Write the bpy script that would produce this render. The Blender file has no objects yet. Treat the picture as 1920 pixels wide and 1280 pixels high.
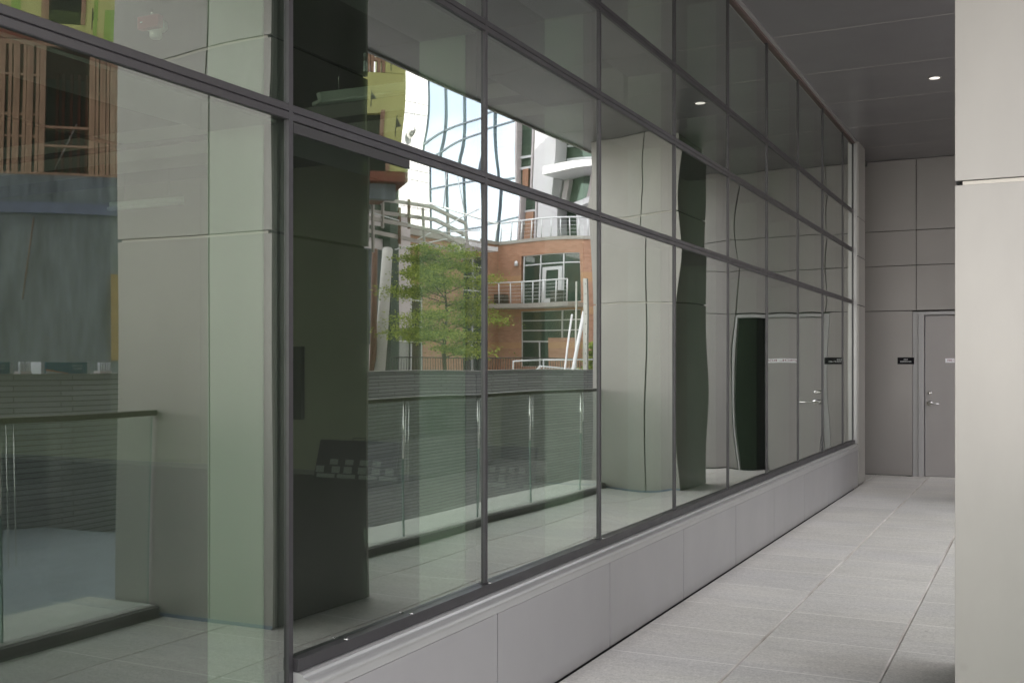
import bpy, bmesh, math, random
from mathutils import Vector, Matrix
random.seed(7)
sc = bpy.context.scene
C = sc.collection
R = math.radians
FPX, HOR, CX, EYE = 2010.0, 686.0, 960.0, 1.5     # focal length in photo pixels, horizon row, centre column, eye height
GX = -2.13                                        # plane of the glass
YAW = R(26.34)
SN, CS = math.sin(YAW), math.cos(YAW)

# ------------------------------------------------------------------ helpers
def tag(o, label=None, cat=None, group=None, kind=None):
    if label: o['label'] = label
    if cat: o['category'] = cat
    if group: o['group'] = group
    if kind: o['kind'] = kind
    return o

def thing(name, label, cat, loc=(0, 0, 0), group=None):
    o = bpy.data.objects.new(name, None); C.objects.link(o)
    o.location = loc; o.empty_display_size = .2
    return tag(o, label, cat, group)

class MB:
    def __init__(s): s.bm = bmesh.new(); s.mi = 0
    def face(s, pts):
        vs = [s.bm.verts.new(p) for p in pts]
        f = s.bm.faces.new(vs); f.material_index = s.mi
        return f
    def hexa(s, c):   # c: 8 corners, bottom 4 then top 4
        vs = [s.bm.verts.new(p) for p in c]
        for q in ((3, 2, 1, 0), (4, 5, 6, 7), (0, 1, 5, 4), (1, 2, 6, 5), (2, 3, 7, 6), (3, 0, 4, 7)):
            f = s.bm.faces.new([vs[i] for i in q]); f.material_index = s.mi
    def box(s, x0, x1, y0, y1, z0, z1):
        s.hexa([(x0, y0, z0), (x1, y0, z0), (x1, y1, z0), (x0, y1, z0), (x0, y0, z1), (x1, y0, z1), (x1, y1, z1), (x0, y1, z1)])
    def fbox(s, F, s0, s1, n0, n1, z0, z1):
        p = F.p
        s.hexa([p(s0, n0, z0), p(s1, n0, z0), p(s1, n1, z0), p(s0, n1, z0), p(s0, n0, z1), p(s1, n0, z1), p(s1, n1, z1), p(s0, n1, z1)])
    def prof(s, pts, y0, y1):   # (x,z) outline swept along y
        a = [s.bm.verts.new((x, y0, z)) for x, z in pts]; b = [s.bm.verts.new((x, y1, z)) for x, z in pts]
        n = len(pts)
        for i in range(n):
            f = s.bm.faces.new([a[i], a[(i + 1) % n], b[(i + 1) % n], b[i]]); f.material_index = s.mi
        for l in (list(reversed(a)), b):
            f = s.bm.faces.new(l); f.material_index = s.mi
    def bar(s, a, b, r0, r1=None, n=8, sq=False):
        a, b = Vector(a), Vector(b); r1 = r0 if r1 is None else r1
        d = (b - a).normalized(); up = Vector((0, 0, 1)) if abs(d.z) < .95 else Vector((0, 1, 0))
        u = d.cross(up).normalized(); w = d.cross(u)
        if sq: n = 4
        ph = math.pi / 4 if sq else 0
        A = []; B = []
        for i in range(n):
            t = 2 * math.pi * i / n + ph
            v = u * math.cos(t) + w * math.sin(t)
            A.append(s.bm.verts.new(a + v * r0)); B.append(s.bm.verts.new(b + v * r1))
        for i in range(n):
            f = s.bm.faces.new([A[i], A[(i + 1) % n], B[(i + 1) % n], B[i]]); f.material_index = s.mi; f.smooth = not sq
        f = s.bm.faces.new(list(reversed(A))); f.material_index = s.mi
        f = s.bm.faces.new(B); f.material_index = s.mi
    def lathe(s, c, prof, axis='z', n=24):
        rings = []
        for r, h in prof:
            ring = []
            for i in range(n):
                t = 2 * math.pi * i / n
                v = {'z': (r * math.cos(t), r * math.sin(t), h), 'y': (r * math.cos(t), h, r * math.sin(t))}[axis]
                ring.append(s.bm.verts.new((c[0] + v[0], c[1] + v[1], c[2] + v[2])))
            rings.append(ring)
        for a, b in zip(rings, rings[1:]):
            for i in range(n):
                f = s.bm.faces.new([a[i], a[(i + 1) % n], b[(i + 1) % n], b[i]]); f.smooth = True; f.material_index = s.mi
        for ring in (rings[0], rings[-1]):
            f = s.bm.faces.new(ring); f.material_index = s.mi
    def build(s, name, mats, parent=None, bevel=0, smooth=False):
        bm = s.bm
        bmesh.ops.recalc_face_normals(bm, faces=bm.faces[:])
        if smooth:
            for f in bm.faces: f.smooth = True
        if parent is not None:
            off = parent.matrix_basis.translation
            if off.length: bmesh.ops.translate(bm, verts=bm.verts[:], vec=-off)
        me = bpy.data.meshes.new(name); bm.to_mesh(me); bm.free()
        if not isinstance(mats, (list, tuple)): mats = [mats]
        for m in mats: me.materials.append(m)
        o = bpy.data.objects.new(name, me); C.objects.link(o)
        if parent is not None: o.parent = parent
        if bevel:
            b = o.modifiers.new('bevel', 'BEVEL'); b.width = bevel; b.segments = 2; b.limit_method = 'ANGLE'; b.angle_limit = R(40)
        return o

def bx(name, m, parent, *d, bevel=0):
    b = MB(); b.box(*d); return b.build(name, m, parent, bevel)

def lettering(txt, size, m, parent, origin, ux, uz, align='CENTER', ext=.0008, name='lettering', sx=1):
    """flat letters: ux = reading direction, uz = up"""
    cu = bpy.data.curves.new('lettering_outline', 'FONT'); cu.body = txt; cu.size = size; cu.align_x = align; cu.align_y = 'CENTER'; cu.extrude = ext
    tmp = bpy.data.objects.new('lettering_outline', cu); C.objects.link(tmp)
    dg = bpy.context.evaluated_depsgraph_get(); dg.update()
    me = bpy.data.meshes.new_from_object(tmp.evaluated_get(dg))
    bpy.data.objects.remove(tmp); bpy.data.curves.remove(cu)
    ux = Vector(ux).normalized(); uz = Vector(uz).normalized(); nn = ux.cross(uz)
    off = parent.matrix_basis.translation if parent else Vector()
    me.transform(Matrix.Scale(sx, 4, (1, 0, 0)))
    M = Matrix((ux, uz, nn)).transposed().to_4x4(); M.translation = Vector(origin) - off
    me.transform(M); me.materials.clear(); me.materials.append(m)
    o = bpy.data.objects.new(name, me); C.objects.link(o); o.parent = parent
    return o

# ------------------------------------------------------------------ materials
def mat(name, col, rough=.5, metal=0, spec=.5, var=0, vscale=3, bump=0, bscale=40, coat=0, stretch=(1, 1, 1), col2=None, emit=None):
    m = bpy.data.materials.new(name); m.use_nodes = True
    nt = m.node_tree; N = nt.nodes; L = nt.links; b = N['Principled BSDF']
    b.inputs['Base Color'].default_value = (*col, 1); b.inputs['Roughness'].default_value = rough
    b.inputs['Metallic'].default_value = metal; b.inputs['Specular IOR Level'].default_value = spec
    if coat: b.inputs['Coat Weight'].default_value = coat
    if emit: b.inputs['Emission Color'].default_value = (*emit[0], 1); b.inputs['Emission Strength'].default_value = emit[1]
    tc = N.new('ShaderNodeTexCoord'); mp = N.new('ShaderNodeMapping'); mp.inputs['Scale'].default_value = stretch
    L.new(tc.outputs['Object'], mp.inputs['Vector'])
    if var or col2:
        n = N.new('ShaderNodeTexNoise'); n.inputs['Scale'].default_value = vscale; n.inputs['Detail'].default_value = 6; n.inputs['Roughness'].default_value = .6
        L.new(mp.outputs[0], n.inputs['Vector'])
        r = N.new('ShaderNodeMapRange'); r.inputs['From Min'].default_value = .3; r.inputs['From Max'].default_value = .7
        L.new(n.outputs['Fac'], r.inputs['Value'])
        mx = N.new('ShaderNodeMix'); mx.data_type = 'RGBA'
        c2 = col2 or tuple(max(0, c * (1 - var)) for c in col)
        mx.inputs[6].default_value = (*col, 1); mx.inputs[7].default_value = (*c2, 1)
        L.new(r.outputs[0], mx.inputs[0]); L.new(mx.outputs[2], b.inputs['Base Color'])
        r2 = N.new('ShaderNodeMapRange'); r2.inputs['To Min'].default_value = max(.02, rough - .06); r2.inputs['To Max'].default_value = min(1, rough + .08)
        L.new(n.outputs['Fac'], r2.inputs['Value']); L.new(r2.outputs[0], b.inputs['Roughness'])
    if bump:
        n = N.new('ShaderNodeTexNoise'); n.inputs['Scale'].default_value = bscale; n.inputs['Detail'].default_value = 5
        L.new(mp.outputs[0], n.inputs['Vector'])
        bp = N.new('ShaderNodeBump'); bp.inputs['Strength'].default_value = bump; bp.inputs['Distance'].default_value = .01
        L.new(n.outputs['Fac'], bp.inputs['Height']); L.new(bp.outputs[0], b.inputs['Normal'])
    return m

PANEL = mat('champagne metal panel', (.35, .337, .306), .38, .3, .5, var=.09, vscale=2.2, bump=.03, bscale=3, stretch=(1, 1, .35))
PANEL_SHADE = mat('shaded side panel metal', (.15, .15, .138), .4, .3, .5, var=.08, vscale=2)  # column side faces: shade put into a darker copy of the panel colour
BASEP = mat('satin grey metal panel', (.335, .325, .325), .34, .35, .5, var=.04, vscale=2.5, bump=.03, bscale=3, stretch=(1, 1, .5))
PANEL_L = mat('pale reveal metal', (.55, .52, .45), .5, .1)
PANEL_D = mat('grey brown wall panel metal', (.27, .254, .242), .40, .3, .5, var=.05, vscale=1.2, bump=.02, bscale=3)
CAP = mat('light metal cap', (.40, .395, .385), .3, .4, var=.05, vscale=6)
CEIL = mat('grey soffit metal', (.22, .208, .21), .30, .35, .5, var=.04, vscale=1.5, bump=.015, bscale=2.5)
JLINE = mat('pale sealant', (.36, .33, .31), .7)
DARKGAP = mat('shadow gap black', (.025, .024, .024), .8)
FRAME = mat('dark anodised frame', (.060, .057, .060), .38, .5, .5, var=.12, vscale=9)
FINL = mat('pale grey mullion fin', (.31, .37, .30), .5, 0, var=.03)
FING = mat('grey mullion side', (.09, .08, .09), .4, .3)
DOORM = mat('grey painted door', (.35, .33, .318), .42, .1, var=.05, vscale=2, bump=.02, bscale=120)
DFRAME = mat('grey painted door frame', (.37, .365, .36), .4, .1)
STEEL = mat('brushed steel', (.62, .61, .59), .25, 1)
BLACKP = mat('black sign plastic', (.006, .006, .008), .65, 0, .15)
WHITEP = mat('white sign plastic', (.93, .93, .96), .5)
WHITET = mat('white lettering', (.75, .75, .75), .5)
REDT = mat('maroon lettering', (.25, .02, .06), .5)
CONC = mat('board marked concrete', (.155, .18, .20), .85, 0, .3, var=.6, vscale=2.2, bump=.5, bscale=14, stretch=(2.5, 2.5, .35))
CONCP = mat('pale smooth concrete', (.52, .51, .48), .8, 0, .3, var=.12, vscale=5, bump=.1)
CURB_SHADE = mat('shaded curb face', (.20, .195, .18), .6, var=.2)  # near face of the railing curb, its shade put into the colour
ROADM = mat('driveway concrete', (.28, .305, .345), .75, 0, .4, var=.22, vscale=2, bump=.15, bscale=60, stretch=(3, .6, 1))
GROUNDM = mat('city ground', (.16, .155, .145), .9, 0, .3, var=.3, vscale=.4, bump=.2, bscale=5)
ASPH = mat('asphalt', (.05, .05, .052), .9, 0, .3, var=.3, vscale=4, bump=.3, bscale=90)
RAILM = mat('dark bronze handrail', (.06, .055, .045), .4, .4)
WOOD = mat('raw framing timber', (.30, .19, .13), .8, 0, .2, var=.35, vscale=3, stretch=(3, 3, .6))
WOODR = mat('red brown floor joist timber', (.16, .055, .035), .8, 0, .2, var=.3, vscale=3)
SHEATH = mat('yellow green wall sheathing', (.40, .40, .16), .7, 0, .3, var=.12, vscale=2, stretch=(1, 1, .3))
SHEATHG = mat('green sheathing patch', (.22, .34, .07), .7, var=.1)
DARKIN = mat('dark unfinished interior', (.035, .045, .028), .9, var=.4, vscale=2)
WHITEW = mat('white cladding panel', (.70, .69, .72), .5, 0, .4, var=.05, vscale=.8)
LILACW = mat('pale render', (.62, .56, .57), .8, var=.1)
SEAM = mat('cladding seam grey', (.20, .20, .22), .7)
ALU = mat('white aluminium window frame', (.70, .72, .74), .4, .3)
DKALU = mat('dark tower mullion', (.17, .20, .24), .4, .4)
SLAB = mat('concrete balcony slab', (.38, .36, .33), .8, var=.15)
GALV = mat('galvanised steel beam', (.44, .40, .38), .55, .4, var=.2, vscale=3)
RUST = mat('rusty steel post', (.20, .10, .07), .8, .1, var=.3)
FENCEM = mat('black fence steel', (.03, .03, .03), .5, .3)
PVC = mat('white plastic pipe', (.85, .85, .88), .35)
SCAFF = mat('perforated steel upright', (.50, .50, .46), .5, .6, var=.15)
BARK = mat('tree bark', (.07, .05, .035), .9, var=.3, bump=.6, bscale=20)
INTF = mat('interior dark carpet', (.055, .052, .05), .9, var=.2, vscale=8)
INTW = mat('interior olive wall', (.27, .275, .19), .8, var=.05)
INTC = mat('interior ceiling board', (.08, .085, .075), .8, var=.05)
INTB = mat('interior skirting', (.16, .16, .14), .6)
BOARDM = mat('black display board', (.015, .012, .016), .6)
PAPER = mat('pale sample tile', (.26, .28, .26), .6)
PAPER2 = mat('grey sample tile', (.12, .12, .125), .6)
FIXT = mat('white enamel fixture', (.75, .80, .74), .35)
TUBE = mat('unlit fluorescent tube', (.85, .90, .85), .25)
REDP = mat('red alarm plastic', (.36, .05, .06), .35)
BANBL = mat('blue carton print', (.03, .13, .22), .5, var=.1)
BANW = mat('white carton print', (.50, .52, .56), .5)
BANO = mat('orange carton print', (.70, .20, .08), .5)
OCHRE = mat('ochre plywood', (.28, .18, .05), .8, var=.2)
LAMP = mat('lit downlight lens', (1, .95, .9), .3, emit=((1, .93, .86), .2))
OFFM = mat('unseen block cladding', (.36, .35, .33), .5, .2, var=.05)

def grime(m, amount=.4, h=.10):
    nt = m.node_tree; N = nt.nodes; L = nt.links; b = N['Principled BSDF']
    src = b.inputs['Base Color'].links[0].from_socket
    tc = N.new('ShaderNodeTexCoord'); sp = N.new('ShaderNodeSeparateXYZ'); L.new(tc.outputs['Object'], sp.inputs[0])
    r = N.new('ShaderNodeMapRange'); r.inputs['From Min'].default_value = 0; r.inputs['From Max'].default_value = h; r.inputs['To Min'].default_value = amount; r.inputs['To Max'].default_value = 0; L.new(sp.outputs['Z'], r.inputs['Value'])
    n = N.new('ShaderNodeTexNoise'); n.inputs['Scale'].default_value = 9; n.inputs['Detail'].default_value = 7; n.inputs['Roughness'].default_value = .7; L.new(tc.outputs['Object'], n.inputs['Vector'])
    q = N.new('ShaderNodeMath'); q.operation = 'MULTIPLY'; L.new(r.outputs[0], q.inputs[0]); L.new(n.outputs['Fac'], q.inputs[1])
    v = N.new('ShaderNodeTexVoronoi'); v.inputs['Scale'].default_value = 1.7; L.new(tc.outputs['Object'], v.inputs['Vector'])
    s_ = N.new('ShaderNodeMapRange'); s_.inputs['From Min'].default_value = .02; s_.inputs['From Max'].default_value = .045; s_.inputs['To Min'].default_value = .12; s_.inputs['To Max'].default_value = 0; L.new(v.outputs['Distance'], s_.inputs['Value'])
    a = N.new('ShaderNodeMath'); a.operation = 'ADD'; L.new(q.outputs[0], a.inputs[0]); L.new(s_.outputs[0], a.inputs[1])
    mx = N.new('ShaderNodeMix'); mx.data_type = 'RGBA'; mx.inputs[7].default_value = (.12, .11, .09, 1); L.new(a.outputs[0], mx.inputs[0]); L.new(src, mx.inputs[6]); L.new(mx.outputs[2], b.inputs['Base Color'])
grime(PANEL); grime(BASEP, .6, .07); grime(PANEL_D)
def glass_mat(name, tint, r0, rough=0.0, rtint=(1, 1, 1), curve=.75, dust=0):
    m = bpy.data.materials.new(name); m.use_nodes = True
    nt = m.node_tree; N = nt.nodes; L = nt.links; N.remove(N['Principled BSDF'])
    out = N['Material Output']
    t = N.new('ShaderNodeBsdfTransparent'); t.inputs[0].default_value = (*tint, 1)
    g = N.new('ShaderNodeBsdfGlossy'); g.inputs['Roughness'].default_value = rough; g.inputs['Color'].default_value = (*rtint, 1)
    lw = N.new('ShaderNodeLayerWeight'); lw.inputs['Blend'].default_value = .5
    pw = N.new('ShaderNodeMath'); pw.operation = 'POWER'; pw.inputs[1].default_value = 1.6
    L.new(lw.outputs['Facing'], pw.inputs[0])
    mr = N.new('ShaderNodeMapRange'); mr.inputs['To Min'].default_value = r0; mr.inputs['To Max'].default_value = curve
    L.new(pw.outputs[0], mr.inputs['Value'])
    mx = N.new('ShaderNodeMixShader'); L.new(mr.outputs[0], mx.inputs[0]); L.new(t.outputs[0], mx.inputs[1]); L.new(g.outputs[0], mx.inputs[2])
    if dust:
        tc = N.new('ShaderNodeTexCoord'); mp = N.new('ShaderNodeMapping'); mp.inputs['Scale'].default_value = (1, 1, .3); L.new(tc.outputs['Object'], mp.inputs[0])
        n = N.new('ShaderNodeTexNoise'); n.inputs['Scale'].default_value = 7; n.inputs['Detail'].default_value = 9; n.inputs['Roughness'].default_value = .7; L.new(mp.outputs[0], n.inputs['Vector'])
        r = N.new('ShaderNodeMapRange'); r.inputs['From Min'].default_value = .35; r.inputs['From Max'].default_value = .75; r.inputs['To Min'].default_value = dust * .3; r.inputs['To Max'].default_value = dust * 1.6; L.new(n.outputs['Fac'], r.inputs['Value'])
        d = N.new('ShaderNodeBsdfDiffuse'); d.inputs[0].default_value = (.5, .5, .47, 1)
        m2 = N.new('ShaderNodeMixShader'); L.new(r.outputs[0], m2.inputs[0]); L.new(mx.outputs[0], m2.inputs[1]); L.new(d.outputs[0], m2.inputs[2]); mx = m2
    L.new(mx.outputs[0], out.inputs[0])
    return m
GLASS = glass_mat('coated green tinted glass', (.49, .60, .50), .09, rtint=(.93, .97, .93), curve=1.12, dust=.008)
GBACK = glass_mat('inner glass surface', (.96, .98, .96), .09, curve=.5)
CLEAR = glass_mat('clear railing glass', (.90, .95, .92), .05, curve=.5)
GLINT = mat('bright edge glint', (.95, .92, .88), .12, .85)  # pale metal for added bars that stand in for edge glints
EDGE = mat('polished glass edge', (.20, .28, .24), .12, 0, .8)
TOWERG = mat('blue mirror glass', (.56, .62, .68), .03, .95, .5)
DKGLASS = mat('dark window glass', (.03, .05, .04), .04, 0, .9)
GRNGLASS = mat('green grey window glass', (.10, .15, .11), .05, .5, .8)

# stone ledger wall
def ledger():
    m = mat('split face ledger stone', (.22, .215, .21), .85)
    nt = m.node_tree; N = nt.nodes; L = nt.links; b = N['Principled BSDF']
    tc = N.new('ShaderNodeTexCoord'); sp = N.new('ShaderNodeSeparateXYZ'); cb = N.new('ShaderNodeCombineXYZ')
    L.new(tc.outputs['Object'], sp.inputs[0]); L.new(sp.outputs['Y'], cb.inputs['X']); L.new(sp.outputs['Z'], cb.inputs['Y'])
    br = N.new('ShaderNodeTexBrick'); br.inputs['Scale'].default_value = 1; br.inputs['Brick Width'].default_value = .95; br.inputs['Row Height'].default_value = .052
    br.inputs['Mortar Size'].default_value = .005; br.inputs['Bias'].default_value = 0; br.offset = .37; br.squash = .7
    br.inputs['Color1'].default_value = (.44, .445, .455, 1); br.inputs['Color2'].default_value = (.33, .335, .345, 1); br.inputs['Mortar'].default_value = (.09, .09, .09, 1)
    L.new(cb.outputs[0], br.inputs['Vector'])
    n = N.new('ShaderNodeTexNoise'); n.inputs['Scale'].default_value = 12; n.inputs['Detail'].default_value = 6; L.new(tc.outputs['Object'], n.inputs['Vector'])
    mx = N.new('ShaderNodeMix'); mx.data_type = 'RGBA'; mx.blend_type = 'MULTIPLY'; mx.inputs[0].default_value = .5
    L.new(br.outputs['Color'], mx.inputs[6]); L.new(n.outputs['Color'], mx.inputs[7]); L.new(br.outputs['Color'], b.inputs['Base Color'])
    ad = N.new('ShaderNodeMath'); ad.operation = 'ADD'; sb = N.new('ShaderNodeMath'); sb.operation = 'MULTIPLY'; sb.inputs[1].default_value = -1
    L.new(br.outputs['Fac'], sb.inputs[0]); L.new(sb.outputs[0], ad.inputs[0]); L.new(n.outputs['Fac'], ad.inputs[1])
    bp = N.new('ShaderNodeBump'); bp.inputs['Strength'].default_value = .7; bp.inputs['Distance'].default_value = .015
    L.new(ad.outputs[0], bp.inputs['Height']); L.new(bp.outputs[0], b.inputs['Normal'])
    return m
LEDGER = ledger()

def brickmat():
    m = mat('orange brick', (.36, .15, .08), .85)
    nt = m.node_tree; N = nt.nodes; L = nt.links; b = N['Principled BSDF']
    tc = N.new('ShaderNodeTexCoord'); sp = N.new('ShaderNodeSeparateXYZ'); cb = N.new('ShaderNodeCombineXYZ'); ad = N.new('ShaderNodeMath'); ad.operation = 'ADD'
    L.new(tc.outputs['Object'], sp.inputs[0]); L.new(sp.outputs['X'], ad.inputs[0]); L.new(sp.outputs['Y'], ad.inputs[1])
    L.new(ad.outputs[0], cb.inputs['X']); L.new(sp.outputs['Z'], cb.inputs['Y'])
    br = N.new('ShaderNodeTexBrick'); br.inputs['Scale'].default_value = 1; br.inputs['Brick Width'].default_value = .3; br.inputs['Row Height'].default_value = .1
    br.inputs['Mortar Size'].default_value = .010
    br.inputs['Color1'].default_value = (.46, .25, .165, 1); br.inputs['Color2'].default_value = (.36, .18, .11, 1); br.inputs['Mortar'].default_value = (.36, .24, .18, 1)
    L.new(cb.outputs[0], br.inputs['Vector'])
    # bands of buff brick
    def band(z0, z1):
        a = N.new('ShaderNodeMath'); a.operation = 'GREATER_THAN'; a.inputs[1].default_value = z0
        c = N.new('ShaderNodeMath'); c.operation = 'LESS_THAN'; c.inputs[1].default_value = z1
        d = N.new('ShaderNodeMath'); d.operation = 'MULTIPLY'
        L.new(sp.outputs['Z'], a.inputs[0]); L.new(sp.outputs['Z'], c.inputs[0]); L.new(a.outputs[0], d.inputs[0]); L.new(c.outputs[0], d.inputs[1])
        return d
    p = None
    for z0, z1 in ((5.35, 5.85), (3.6, 4.0), (1.75, 2.1)):
        d = band(z0, z1)
        if p: 
            q = N.new('ShaderNodeMath'); q.operation = 'MAXIMUM'; L.new(p.outputs[0], q.inputs[0]); L.new(d.outputs[0], q.inputs[1]); p = q
        else: p = d
    h = N.new('ShaderNodeMath'); h.operation = 'MULTIPLY'; h.inputs[1].default_value = .6; L.new(p.outputs[0], h.inputs[0])
    mx = N.new('ShaderNodeMix'); mx.data_type = 'RGBA'; mx.inputs[7].default_value = (.50, .31, .15, 1)
    L.new(h.outputs[0], mx.inputs[0]); L.new(br.outputs['Color'], mx.inputs[6])
    n = N.new('ShaderNodeTexNoise'); n.inputs['Scale'].default_value = .8; n.inputs['Detail'].default_value = 5; L.new(tc.outputs['Object'], n.inputs['Vector'])
    hs = N.new('ShaderNodeHueSaturation'); r = N.new('ShaderNodeMapRange'); r.inputs['To Min'].default_value = .8; r.inputs['To Max'].default_value = 1.2
    L.new(n.outputs['Fac'], r.inputs['Value']); L.new(r.outputs[0], hs.inputs['Value']); L.new(mx.outputs[2], hs.inputs['Color']); L.new(hs.outputs[0], b.inputs['Base Color'])
    return m
BRICK = brickmat()

def pavermat():
    m = mat('honed stone paving', (.5, .49, .46), .6)
    nt = m.node_tree; N = nt.nodes; L = nt.links; b = N['Principled BSDF']
    tc = N.new('ShaderNodeTexCoord'); sp = N.new('ShaderNodeSeparateXYZ'); L.new(tc.outputs['Object'], sp.inputs[0])
    def M(op, a, v=None, c=None):
        n = N.new('ShaderNodeMath'); n.operation = op
        for i, q in enumerate((a, v, c)):
            if q is None: continue
            if isinstance(q, (int, float)): n.inputs[i].default_value = q
            else: L.new(q.outputs[0] if hasattr(q, 'outputs') else q, n.inputs[i])
        return n
    sx = M('FLOOR', M('DIVIDE', M('ADD', sp.outputs['X'], 2.07), .69))
    yo = M('ADD', sp.outputs['Y'], M('MULTIPLY', sx, .0))
    ys = M('DIVIDE', M('SUBTRACT', yo, .08), .655)
    iy = M('FLOOR', ys); fy = M('FRACT', ys)
    cb = N.new('ShaderNodeCombineXYZ'); L.new(sx.outputs[0], cb.inputs['X']); L.new(iy.outputs[0], cb.inputs['Y'])
    wn = N.new('ShaderNodeTexWhiteNoise'); wn.noise_dimensions = '2D'; L.new(cb.outputs[0], wn.inputs['Vector'])
    # sawn streaks that run across the walkway
    def noise(scale, st, det=5, rough=.6):
        mp = N.new('ShaderNodeMapping'); mp.inputs['Scale'].default_value = st; L.new(tc.outputs['Object'], mp.inputs['Vector'])
        n = N.new('ShaderNodeTexNoise'); n.inputs['Scale'].default_value = scale; n.inputs['Detail'].default_value = det; n.inputs['Roughness'].default_value = rough
        L.new(mp.outputs[0], n.inputs['Vector']); return n
    n1 = noise(3, (.6, 4, 1)); n2 = noise(90, (1, 1, 1), 3, .7); n3 = noise(9, (.5, 7, 1), 6, .7); n4 = noise(1.6, (1, 1, 1), 6, .65)
    v = M('ADD', M('MULTIPLY', wn.outputs['Value'], .085), M('MULTIPLY', n1, .30))
    v = M('ADD', v, M('MULTIPLY', n2, .80)); v = M('ADD', v, M('MULTIPLY', n3, .22)); v = M('ADD', v, M('MULTIPLY', n4, .32))
    rp = N.new('ShaderNodeValToRGB'); rp.color_ramp.elements[0].position = .42; rp.color_ramp.elements[1].position = .92
    rp.color_ramp.elements[0].color = (.42, .405, .375, 1); rp.color_ramp.elements[1].color = (.90, .87, .81, 1)
    n6 = noise(38, (1, 1, 1), 2, .5); v = M('ADD', v, M('MULTIPLY', M('SUBTRACT', n6, .5), .42)); v = M('MULTIPLY', v, .7)
    L.new(v.outputs[0], rp.inputs[0])
    j = M('MULTIPLY', M('LESS_THAN', fy, .012), M('GREATER_THAN', noise(2.0, (1, .3, 1), 2), .38))
    mx = N.new('ShaderNodeMix'); mx.data_type = 'RGBA'; mx.inputs[7].default_value = (.92, .90, .85, 1)
    jj = M('MULTIPLY', j, .75)
    n5 = noise(.8, (.5, 2.2, 1), 5, .6); lr = N.new('ShaderNodeMapRange'); lr.inputs['From Min'].default_value = .42; lr.inputs['From Max'].default_value = .62; lr.inputs['To Max'].default_value = .85; L.new(n5.outputs['Fac'], lr.inputs['Value'])
    ml = N.new('ShaderNodeMix'); ml.data_type = 'RGBA'; ml.blend_type = 'MULTIPLY'; ml.inputs[7].default_value = (.96, .965, 1.0, 1); L.new(lr.outputs[0], ml.inputs[0]); L.new(rp.outputs[0], ml.inputs[6])
    L.new(jj.outputs[0], mx.inputs[0]); L.new(ml.outputs[2], mx.inputs[6])
    # small dark stains
    vo = N.new('ShaderNodeTexVoronoi'); vo.inputs['Scale'].default_value = 2.3; L.new(tc.outputs['Object'], vo.inputs['Vector'])
    st = M('MULTIPLY', M('LESS_THAN', vo.outputs['Distance'], .028), .45)
    mx2 = N.new('ShaderNodeMix'); mx2.data_type = 'RGBA'; mx2.inputs[7].default_value = (.2, .18, .16, 1)
    L.new(st.outputs[0], mx2.inputs[0]); L.new(mx.outputs[2], mx2.inputs[6])
    # dirt gathered along the foot of the glass wall
    dr = N.new('ShaderNodeMapRange'); dr.inputs['From Min'].default_value = -2.07; dr.inputs['From Max'].default_value = -1.96; dr.inputs['To Min'].default_value = .55; dr.inputs['To Max'].default_value = 0; L.new(sp.outputs['X'], dr.inputs['Value'])
    dm = M('MULTIPLY', dr, noise(6, (1, .5, 1), 5))
    mx3 = N.new('ShaderNodeMix'); mx3.data_type = 'RGBA'; mx3.inputs[7].default_value = (.16, .145, .125, 1); L.new(dm.outputs[0], mx3.inputs[0]); L.new(mx2.outputs[2], mx3.inputs[6]); L.new(mx3.outputs[2], b.inputs['Base Color'])
    rr = N.new('ShaderNodeMapRange'); rr.inputs['To Min'].default_value = .42; rr.inputs['To Max'].default_value = .7
    L.new(n1.outputs['Fac'], rr.inputs['Value']); L.new(rr.outputs[0], b.inputs['Roughness'])
    bp = N.new('ShaderNodeBump'); bp.inputs['Strength'].default_value = .12; bp.inputs['Distance'].default_value = .004
    L.new(n2.outputs['Fac'], bp.inputs['Height']); L.new(bp.outputs[0], b.inputs['Normal'])
    return m
PAVER = pavermat()

def leafmat():
    m = mat('yellow green leaf', (.11, .19, .03), .6, 0, .3)
    nt = m.node_tree; N = nt.nodes; L = nt.links; b = N['Principled BSDF']
    g = N.new('ShaderNodeNewGeometry'); r = N.new('ShaderNodeValToRGB')
    r.color_ramp.elements[0].color = (.12, .20, .025, 1); r.color_ramp.elements[1].color = (.42, .48, .09, 1)
    L.new(g.outputs['Random Per Island'], r.inputs[0]); L.new(r.outputs[0], b.inputs['Base Color'])
    b.inputs['Transmission Weight'].default_value = 0
    t = N.new('ShaderNodeBsdfTranslucent'); L.new(r.outputs[0], t.inputs[0])
    mx = N.new('ShaderNodeMixShader'); mx.inputs[0].default_value = .35
    L.new(b.outputs[0], mx.inputs[1]); L.new(t.outputs[0], mx.inputs[2]); L.new(mx.outputs[0], N['Material Output'].inputs[0])
    return m
LEAF = leafmat()

# ------------------------------------------------------------------ camera, world, sun
cam = bpy.data.cameras.new('camera'); co = bpy.data.objects.new('camera', cam); C.objects.link(co); sc.camera = co
co.location = (0, 0, EYE); co.rotation_euler = (R(90), 0, YAW)
cam.sensor_width = 36; cam.lens = 36 * FPX / 1920; cam.shift_y = (HOR - 640) / 1920; cam.clip_end = 2000; cam.clip_start = .05

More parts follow.
